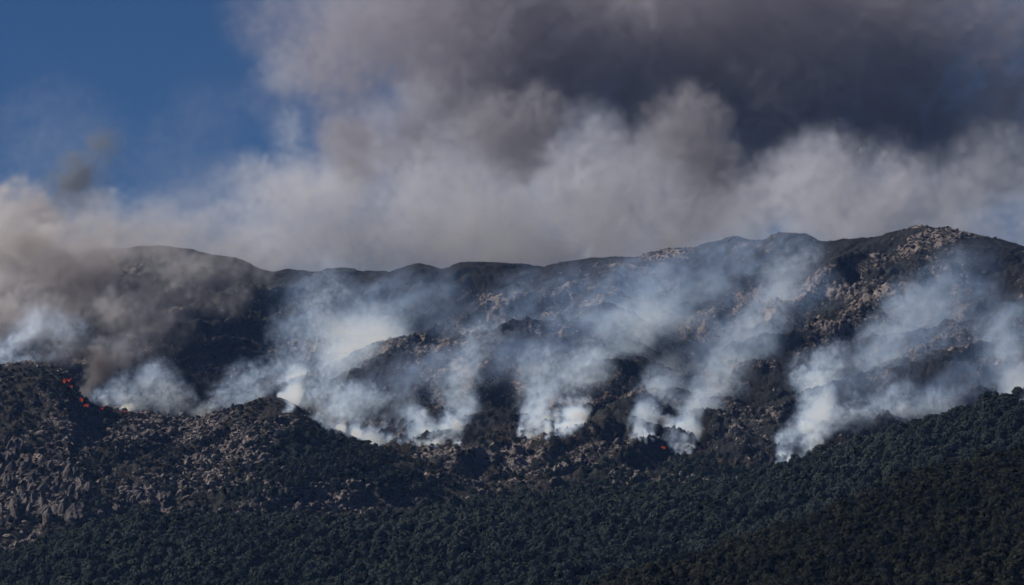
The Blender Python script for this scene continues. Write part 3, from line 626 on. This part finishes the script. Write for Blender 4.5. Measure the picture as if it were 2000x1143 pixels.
def n3(seed, beta): return fft_noise((128, 128, 128), beta, seed, 2.0)
V1 = n3(91, 3.7); V2 = n3(92, 3.1)
V1f = V1.ravel(); V2f = V2.ravel()
def s3(Nf, p, cell):
    n = 128; g = p / cell; i = np.floor(g).astype(np.int32); f = (g - i).astype(np.float32); i &= 127; j = (i + 1) & 127
    r = 0
    for a in (0, 1):
        wx = f[:, 0] if a else 1 - f[:, 0]; X = (j if a else i)[:, 0] * (n * n)
        for b in (0, 1):
            wy = wx * (f[:, 1] if b else 1 - f[:, 1]); XY = X + (j if b else i)[:, 1] * n
            for c in (0, 1):
                r = r + wy * (f[:, 2] if c else 1 - f[:, 2]) * Nf[XY + (j if c else i)[:, 2]]
    return r
NVOX = [0]
def smoke(name, puffs, vox, material, label, amp=1.0, cell=2.2, wisp=0.7, warp=6.0, drift=(0.35, 0.25), seed=0, sharp=1.5, bias=0.25, group=None, fine=1.0):
    """puffs: (x, y, z, radius, weight) in metres. Density on a lattice of points: the puffs joined, then torn by drifting noise."""
    A = np.array(puffs, np.float32); rad = A[:, 3:4]
    lo = (A[:, :3] - rad * 1.15).min(0); hi = (A[:, :3] + rad * 1.15).max(0)
    res = np.maximum(2, np.ceil((hi - lo) / vox).astype(int) + 1); hi = lo + (res - 1) * vox
    ax = [lo[k] + np.arange(res[k], dtype=np.float32) * vox for k in range(3)]
    E = np.zeros(res, np.float32); S1 = np.zeros(res, np.float32); S2 = np.zeros(res, np.float32)
    for x, y, z, r, wt in A:
        R1 = r * 1.15; sl = [slice(max(0, int((c - R1 - lo[k]) / vox)), min(res[k], int((c + R1 - lo[k]) / vox) + 2)) for k, c in enumerate((x, y, z))]
        d2 = ((ax[0][sl[0]] - x) ** 2)[:, None, None] + ((ax[1][sl[1]] - y) ** 2)[None, :, None] + ((ax[2][sl[2]] - z) ** 2)[None, None, :]
        q = np.clip(1 - d2 / (R1 * R1), 0, 1); q = q * q; t = tuple(sl)
        S1[t] += q; S2[t] += q * wt; E[t] = E[t] + q * (1 - 0.6 * np.clip(E[t], 0, 1))
    idx = np.nonzero(E.ravel() > 0.02)[0]; NVOX[0] += len(idx)
    i3 = np.stack(np.unravel_index(idx, res), 1)
    P = lo + i3.astype(np.float32) * vox; e = E.ravel()[idx]; wd = S2.ravel()[idx] / np.maximum(S1.ravel()[idx], 1e-4)
    P2 = P + np.array([131.7, 57.1, 213.3], np.float32) * seed
    W = np.stack([s3(V1f, P2, cell * 4.3), s3(V1f, P2 + 400, cell * 4.3), s3(V1f, P2 + 900, cell * 4.3)], 1)
    Q = P2 + warp * W
    Q[:, 0] -= drift[0] * P[:, 2]; Q[:, 1] -= drift[1] * P[:, 2]
    n = s3(V1f, Q, cell) * 0.6; n2 = s3(V2f, Q * np.array([1.25, 1.25, .8], np.float32), cell * 0.55)
    bl = 0.8 - np.abs(s3(V1f, Q * 1.0 + 777.0, cell * 0.8))          # rounded billows
    s = np.clip(e, 0, 1.8) ** 0.72
    rho = np.clip(s + amp * (0.48 * n + 0.26 * fine * n2 + 0.30 * bl) - bias, 0, None) ** sharp * np.clip(e * 2.2, 0, 1.0) * np.exp(wisp * (0.6 * n + 0.45 * fine * n2 + 0.3 * bl)) * wd
    D = np.zeros(E.size, np.float32); D[idx] = np.clip(rho, 0, 9.0)
    D = D.reshape(res)
    D[0] = D[-1] = 0; D[:, 0] = D[:, -1] = 0; D[:, :, 0] = D[:, :, -1] = 0
    N = D.size
    me = bpy.data.meshes.new(name); me.vertices.add(N)
    co = np.empty((*res, 3), np.float32); co[..., 0] = ax[0][:, None, None]; co[..., 1] = ax[1][None, :, None]; co[..., 2] = ax[2][None, None, :]
    me.vertices.foreach_set('co', co.ravel())
    a = me.attributes.new('fog', 'FLOAT', 'POINT'); a.data.foreach_set('value', D.ravel())
    me.materials.append(material)
    o = bpy.data.objects.new(name, me); COL.objects.link(o)
    g = bpy.data.node_groups.new(name + '_nodes', 'GeometryNodeTree')
    g.interface.new_socket('Geometry', in_out='INPUT', socket_type='NodeSocketGeometry'); g.interface.new_socket('Geometry', in_out='OUTPUT', socket_type='NodeSocketGeometry')
    gi = g.nodes.new('NodeGroupInput'); go = g.nodes.new('NodeGroupOutput')
    vc = g.nodes.new('GeometryNodeVolumeCube')
    vc.inputs['Min'].default_value = lo; vc.inputs['Max'].default_value = hi
    for k, c in enumerate('XYZ'): vc.inputs['Resolution ' + c].default_value = int(res[k])
    si = g.nodes.new('GeometryNodeSampleIndex'); si.data_type = 'FLOAT'; si.domain = 'POINT'; g.links.new(gi.outputs[0], si.inputs['Geometry'])
    na = g.nodes.new('GeometryNodeInputNamedAttribute'); na.data_type = 'FLOAT'; na.inputs[0].default_value = 'fog'
    g.links.new(na.outputs[0], [s_ for s_ in si.inputs if s_.name == 'Value' and s_.enabled][0])
    pos = g.nodes.new('GeometryNodeInputPosition')
    sub = g.nodes.new('ShaderNodeVectorMath'); sub.operation = 'SUBTRACT'; g.links.new(pos.outputs[0], sub.inputs[0]); sub.inputs[1].default_value = lo
    sc = g.nodes.new('ShaderNodeVectorMath'); sc.operation = 'SCALE'; g.links.new(sub.outputs[0], sc.inputs[0]); sc.inputs['Scale'].default_value = 1 / vox
    sx = g.nodes.new('ShaderNodeSeparateXYZ'); g.links.new(sc.outputs[0], sx.inputs[0])
    ints = []
    for k in range(3):
        r_ = g.nodes.new('FunctionNodeFloatToInt'); r_.rounding_mode = 'ROUND'; g.links.new(sx.outputs[k], r_.inputs[0]); ints.append(r_.outputs[0])
    def im(op, a_, b_):
        t = g.nodes.new('FunctionNodeIntegerMath'); t.operation = op
        for i_, v in enumerate((a_, b_)):
            if isinstance(v, int): t.inputs[i_].default_value = v
            else: g.links.new(v, t.inputs[i_])
        return t.outputs[0]
    ind = im('ADD', im('MULTIPLY', im('ADD', im('MULTIPLY', ints[0], int(res[1])), ints[1]), int(res[2])), ints[2])
    g.links.new(ind, si.inputs['Index']); g.links.new(si.outputs[0], vc.inputs['Density'])
    sm = g.nodes.new('GeometryNodeSetMaterial'); sm.inputs['Material'].default_value = material
    g.links.new(vc.outputs[0], sm.inputs[0]); g.links.new(sm.outputs[0], go.inputs[0])
    md = o.modifiers.new('smoke', 'NODES'); md.node_group = g
    return tag(o, label, 'smoke', group, 'stuff')

def path(nodes, Y=None, step=0.42, jit=0.42, seed=0, off=0.8):
    """nodes (px, py, radius px, weight) -> puffs strung along the line, in front of the slope they rise from."""
    r = random.Random(seed); outp = []
    def conv(nd):
        px, py, rp, wt = nd[:4]
        if len(nd) > 4: y = nd[4]
        elif Y is not None: y = Y
        else:
            y = hit(px, py); y = min(y, 3640); y = y - rp * y * K * off
        p = at(px, py, y); return (p.x, p.y, p.z, rp * y * K, wt)
    W = [conv(nd) for nd in nodes]
    for a, b in zip(W[:-1], W[1:]):
        L = math.dist(a[:3], b[:3]); k = max(1, int(L / (step * 0.5 * (a[3] + b[3]))))
        for i in range(k):
            t = i / k; c = [a[q] + (b[q] - a[q]) * t for q in range(5)]
            for q in range(3): c[q] += r.uniform(-jit, jit) * c[3]
            c[3] *= r.uniform(.65, 1.4); c[4] *= r.uniform(.55, 1.5); outp.append(tuple(c))
    outp.append(W[-1]); return outp
def jets(x0, x1, n, seed, h=55, wt=5.0, lean=10, r0=3.5):
    """Thin ragged streams of smoke leaving the ground all along a stretch of the fire line."""
    r = random.Random(seed); o = []
    for k in range(n):
        px = r.uniform(x0, x1); py = float(fireline(px)) + r.uniform(-8, 5); hh = h * r.uniform(.4, 1.2); dx = lean * r.uniform(-.6, 1.6); q = r.uniform(.35, 1.3); rr = r0 * r.uniform(.7, 1.5)
        o += path([(px, py, rr, wt * q), (px + dx * .25, py - hh * .3, rr * 1.6, wt * .5 * q), (px + dx * .6, py - hh * .65, rr * 2.6, wt * .2 * q), (px + dx, py - hh, rr * 3.6, wt * .08 * q)], seed=seed * 100 + k, off=1.5, step=.6, jit=.3)
    return o
def bank(lst, Y0, Y1, seed=0, n=3, flat=1.0):
    """(px, py, radius px, weight) -> a few puffs each, spread in depth between Y0 and Y1."""
    r = random.Random(seed); o = []
    for px, py, rp, wt in lst:
        for k in range(n):
            y = r.uniform(Y0, Y1); q = at(px + r.uniform(-.35, .35) * rp, py + r.uniform(-.3, .3) * rp, y); o.append((q.x, q.y, q.z, rp * y * K * r.uniform(.95, 1.4), wt))
    return o
# on the slope, left to right
G = 'smoke plumes rising along the fire line'
smoke('smoke_plume', path([(-40, 715, 30, .5), (5, 700, 30, .6), (30, 675, 42, .4), (75, 650, 48, .28), (125, 645, 44, .2), (160, 660, 34, .12)], Y=2960, seed=11) + path([(10, 712, 14, .9), (60, 704, 14, .5), (110, 695, 14, .3)], Y=2950, seed=12), 1.4, S_PALE,
      'pale blue white smoke over the left edge behind the rocky knoll', cell=.55, seed=2, group=G)
smoke('smoke_plume', path([(165, 778, 12, 1.0), (172, 750, 24, 1.0), (195, 720, 34, .7), (230, 690, 40, .45), (265, 670, 46, .25)], Y=2965, seed=13), 2.2, S_DARK,
      'dark brownish smoke rising behind the flames at left', cell=.55, seed=3, group=G)
smoke('smoke_plume', path([(195, 775, 20, .6), (235, 765, 34, .6), (285, 752, 42, .55), (335, 768, 40, .5), (375, 790, 30, .5), (392, 806, 16, .6)], Y=2985, seed=14) + path([(240, 800, 8, .9), (262, 792, 12, .7), (300, 785, 18, .7)], Y=2950, seed=15) + path([(236, 803, 4, 2), (248, 797, 6, 1.3), (262, 793, 8, .8)], seed=78, off=1.5), 1.35, S_PALE,
      'rolling whitish smoke bank on the saddle right of the flames', cell=.55, seed=4, group=G)
smoke('smoke_plume', path([(555, 806, 5, 1.6), (564, 802, 7, 2.4), (570, 788, 9, 1.7), (577, 765, 15, .9), (582, 735, 28, .5)], seed=6, off=1.3) + path([(572, 785, 14, 1.3), (578, 760, 24, .9), (583, 730, 40, .55), (592, 695, 58, .35), (603, 650, 64, .24), (622, 600, 60, .17), (640, 555, 56, .11), (660, 520, 50, .06)], seed=1, Y=2960)
      + path([(585, 790, 25, .6), (630, 770, 50, .42), (660, 740, 66, .3), (700, 700, 72, .2), (740, 660, 72, .13)], seed=2)
      + path([(610, 820, 16, .5), (650, 842, 18, .5), (690, 856, 18, .5), (740, 862, 16, .4), (790, 864, 12, .4)], seed=3)
      + path([(650, 805, 45, .32), (710, 805, 50, .26), (780, 785, 50, .16)], seed=4) + jets(600, 790, 26, 71, wt=1.9) + jets(545, 575, 5, 72, 35, wt=1.5)
      + path([(385, 810, 14, .8), (440, 780, 38, .32), (490, 755, 50, .28), (540, 730, 56, .28)], seed=5, Y=2990), 1.5, S_PALE,
      'tall white plume with a tan base rising behind the rocky knoll left of centre', cell=.42, seed=1, group=G)
smoke('smoke_plume', path([(862, 870, 10, 1.3), (885, 852, 18, 1.0), (900, 820, 28, .6), (893, 790, 40, .32), (880, 755, 48, .2), (915, 710, 56, .13), (960, 660, 60, .08)], seed=21) + path([(800, 864, 9, .8), (815, 835, 22, .35), (800, 800, 32, .18)], seed=22) + jets(795, 910, 18, 73), 1.35, S_PALE,
      'white plume with ragged base just left of centre on the burnt slope', cell=.5, seed=5, group=G)
smoke('smoke_plume', path([(1030, 860, 9, 1.2), (1045, 835, 18, .9), (1052, 800, 32, .45), (1062, 765, 44, .24), (1050, 720, 50, .12)], seed=23) + path([(1085, 852, 8, .9), (1130, 834, 12, 1.1), (1118, 805, 24, .75), (1098, 775, 40, .38), (1130, 735, 48, .2), (1175, 700, 52, .15), (1215, 660, 56, .12), (1280, 620, 60, .08)], seed=24) + jets(1015, 1140, 20, 74), 1.35, S_PALE,
      'twin based white plume at centre drifting to the upper right', cell=.5, seed=6, group=G)
smoke('smoke_plume', path([(1236, 860, 9, 1.2), (1252, 832, 18, .75), (1262, 800, 28, .4), (1285, 765, 36, .2), (1310, 720, 44, .1)], seed=25) + path([(1318, 880, 9, 1.3), (1332, 854, 16, .9), (1352, 820, 28, .5), (1375, 785, 42, .26), (1405, 745, 52, .17), (1440, 690, 50, .16), (1480, 640, 48, .15), (1515, 590, 48, .13), (1540, 545, 52, .11), (1570, 500, 56, .08)], seed=26) + jets(1225, 1275, 9, 75) + jets(1305, 1350, 9, 76), 1.35, S_PALE,
      'slanting white plume right of centre reaching up to the ridge', cell=.55, seed=7, group=G)
smoke('smoke_plume', path([(1532, 894, 9, 1.0), (1545, 868, 18, .8), (1553, 838, 24, .35)], seed=27) + path([(1562, 894, 11, 1.6), (1578, 866, 24, 1.2), (1594, 830, 36, .75), (1600, 790, 44, .5), (1604, 750, 46, .35), (1612, 712, 42, .22), (1645, 690, 40, .1)], seed=28)
      + path([(1630, 840, 42, .25), (1690, 810, 52, .2), (1750, 800, 52, .18), (1810, 805, 46, .22), (1860, 795, 36, .14)], seed=29) + jets(1515, 1570, 10, 77), 1.35, S_PALE,
      'dense creamy white column at the edge of the forest on the right', cell=.55, seed=8, group=G)
smoke('smoke_plume', path([(1700, 745, 48, .06), (1725, 690, 52, .09), (1760, 640, 56, .12), (1800, 590, 60, .11), (1845, 545, 60, .09), (1870, 510, 50, .05)], seed=30) + path([(1715, 645, 40, .18), (1780, 610, 50, .14)], seed=31), 1.5, S_PALE,
      'thin blue smoke drifting up the slope below the highest peak', cell=.7, seed=9, group=G)
smoke('smoke_plume', path([(2040, 785, 36, .12), (1985, 760, 38, .12), (1965, 715, 44, .1), (1945, 660, 48, .08), (1980, 610, 50, .06)], seed=32), 1.5, S_PALE,
      'pale smoke at the right edge above the forested hill', cell=.7, seed=10, group=G)
# thin veils over the burnt slope
smoke('smoke_veil', path([(860, 650, 70, .16), (960, 625, 85, .22), (1070, 620, 95, .3), (1180, 600, 95, .32), (1290, 565, 95, .3), (1400, 530, 90, .26), (1500, 505, 80, .24), (1590, 510, 60, .18)], seed=33, off=1.15) + path([(1010, 720, 70, .24), (1110, 680, 80, .3), (1220, 650, 80, .26), (1330, 620, 80, .18), (1440, 610, 70, .14)], seed=34, off=1.15)
      + path([(620, 640, 80, .26), (720, 640, 90, .24), (800, 600, 80, .16), (880, 560, 70, .1)], seed=36, off=1.15) + path([(740, 760, 60, .28), (830, 740, 70, .22), (930, 720, 70, .18)], seed=38, off=1.15), 3.6, S_VEIL,
      'thin blue veil of smoke over the burnt middle slope', cell=.9, seed=11, group='veils of smoke', bias=.04, drift=(.9, .3))
smoke('smoke_veil', path([(1300, 760, 60, .2), (1400, 720, 66, .2), (1480, 650, 66, .18), (1560, 580, 66, .16)], seed=39, off=1.15) + path([(1650, 760, 60, .22), (1730, 720, 70, .24), (1800, 660, 76, .24), (1860, 590, 76, .2), (1900, 520, 66, .14)], seed=45, off=1.15) + path([(1760, 810, 50, .3), (1850, 790, 50, .26), (1930, 720, 66, .22), (1980, 640, 70, .2)], seed=46, off=1.15), 3.6, S_VEIL,
      'thin blue veil of smoke over the right hand slope below the peak', cell=.9, seed=17, group='veils of smoke', bias=.04, drift=(.9, .3))
smoke('smoke_veil', path([(-300, 500, 110, .8), (-190, 480, 105, .8), (-100, 470, 100, .8), (0, 450, 80, .8), (80, 455, 70, .8), (170, 470, 60, .7), (250, 480, 56, .5), (330, 495, 60, .4), (420, 510, 60, .35), (520, 525, 55, .2)], Y=3420, seed=47) + path([(-280, 580, 110, 1.0), (-180, 570, 110, 1.0), (-80, 560, 105, 1.0), (20, 530, 110, 1.0), (110, 520, 100, .9), (190, 550, 90, .7), (270, 560, 80, .45), (350, 560, 75, .25), (440, 560, 75, .16)], Y=3330, seed=35) + path([(-60, 620, 70, .6), (60, 610, 70, .5), (160, 625, 70, .35), (260, 640, 65, .25), (330, 640, 60, .18)], Y=3250, seed=37), 3.6, S_GREY,
      'thick grey brown smoke covering the left end of the mountain', cell=.95, seed=12, group='veils of smoke', bias=.10, fine=1.3, drift=(.8, .2))
# behind the mountain
smoke('smoke_cloud', bank([(-60, 470, 80, .9), (50, 430, 50, .8), (140, 410, 42, .8), (60, 490, 70, 1.0), (200, 440, 60, .8), (190, 385, 24, .7), (300, 440, 60, .6), (400, 420, 60, .6), (380, 370, 40, .3), (480, 340, 40, .5), (300, 500, 70, .8), (430, 480, 80, .9), (500, 360, 60, .8), (560, 340, 60, 1.0), (640, 370, 70, 1.1), (580, 430, 90, 1.0), (560, 260, 50, .35), (540, 130, 50, .3),
      (700, 450, 100, 1.0), (760, 230, 60, .3), (830, 190, 55, .25), (760, 340, 70, .4), (850, 400, 100, .9), (900, 300, 70, .4), (1000, 430, 100, 1.0), (1000, 500, 90, 1.1), (1120, 370, 100, 1.0), (1150, 270, 70, .6), (1250, 340, 80, .7), (1200, 440, 110, 1.0), (1330, 440, 90, .8),
      (1450, 410, 80, .7), (1540, 360, 75, .65), (1620, 330, 75, .6), (1720, 350, 75, .5), (1600, 430, 100, .8), (1750, 420, 90, .65), (1850, 360, 80, .4), (1950, 330, 90, .3), (1900, 430, 90, .5), (2040, 390, 100, .45), (2080, 300, 80, .25)] + [(x, 500 - 20 * (x > 1300), 70, 1.0 - .35 * (x > 1400)) for x in range(220, 2100, 90)] + [(330, 400, 50, .4), (430, 350, 46, .35), (2180, 400, 110, .45), (2300, 420, 120, .45), (2420, 430, 120, .4), (-200, 480, 110, .8), (-330, 490, 110, .8), (330, 330, 110, .06), (120, 300, 130, .08), (420, 220, 90, .04)], 3850, 4010, seed=41, n=4), 4.5, S_BANK,
      'pale smoke bank filling the sky just above the ridge', cell=1.3, warp=22, amp=.78, wisp=.7, bias=.0, seed=13, drift=(.9, .2), fine=1.3)
smoke('smoke_cloud', bank([(540, 40, 90, .16), (520, 180, 60, .14), (640, 130, 100, .5), (680, 280, 80, .7), (700, 350, 60, .8), (760, 60, 120, .7), (880, 120, 120, 1.0), (1000, 40, 130, 1.0), (1000, 250, 110, 1.1), (1080, 170, 110, 1.0), (1180, 60, 150, 1.0), (1280, 200, 120, 1.1), (1380, 320, 100, 1.0), (1370, 120, 150, 1.1),
      (1500, 220, 120, 1.0), (1560, 60, 150, .9), (1680, 180, 130, .8), (1740, 60, 130, .8), (1820, 190, 110, .6), (900, -60, 150, .9), (1300, -70, 170, 1.0), (1650, -70, 160, 1.0), (620, -60, 100, .2), (1880, 60, 120, .5), (1980, 160, 110, .35), (2060, 40, 120, .25), (1900, -60, 130, .5),
      (820, 300, 110, .7), (1180, 330, 120, .7), (1600, 330, 120, .8), (1800, 330, 120, .8), (1960, 300, 120, .8), (900, 420, 110, .5), (1400, 430, 110, .6), (2150, 200, 130, .4), (2200, 340, 140, .7), (2330, 180, 150, .5), (2400, 340, 140, .6)], 4200, 4420, seed=42, n=4), 5.5, S_DARK2,
      'dark brown grey smoke mass high in the sky', cell=1.8, warp=34, amp=.8, wisp=.8, bias=.0, seed=14, drift=(.9, .2), fine=1.3)
smoke('smoke_cloud', bank([(1005, 270, 70, .9), (1040, 225, 60, .7), (960, 230, 60, .5), (690, 325, 40, .6), (675, 270, 50, .5), (1385, 320, 60, .6), (1340, 250, 80, .5)], 3790, 3850, seed=44, n=4), 4.5, S_DARK2X,
      'dark lobes of smoke hanging in front of the pale bank', cell=1.2, warp=20, seed=16, amp=.9, bias=.08, drift=(.9, .2), fine=1.3)
smoke('smoke_puff', path([(90, 400, 40, .25), (130, 360, 42, .45), (155, 330, 46, .8), (190, 315, 48, .9), (210, 300, 36, .6), (190, 265, 40, .2)], Y=3900, seed=43, jit=.5) + path([(60, 430, 50, .2), (110, 390, 50, .25), (150, 370, 50, .3), (230, 340, 40, .1)], Y=3900, seed=48), 3.5, S_PUFF, 'small dark smoke puff against blue sky at upper left', cell=1.0, seed=15, bias=.05)

# ------------------------------------------------------------------ haze in the air
def m_haze():
    m, n, o = mat('haze'); v = n.nodes.new('ShaderNodeVolumePrincipled')
    v.inputs['Color'].default_value = (0.26, 0.47, 1.0, 1); v.inputs['Density'].default_value = 1.8e-5; v.inputs['Anisotropy'].default_value = 0.2
    n.links.new(v.outputs[0], o.inputs['Volume']); return m
hz = [(x, y, z) for x in (-5300, 5300) for y in (-1000, 7100) for z in (-135, 760)]
tag(mesh_obj('haze', hz, [(0, 1, 3, 2), (4, 6, 7, 5), (0, 4, 5, 1), (2, 3, 7, 6), (0, 2, 6, 4), (1, 5, 7, 3)], m_haze()), kind='stuff')
print('smoke', NVOX[0], round(time.time() - T0, 1))
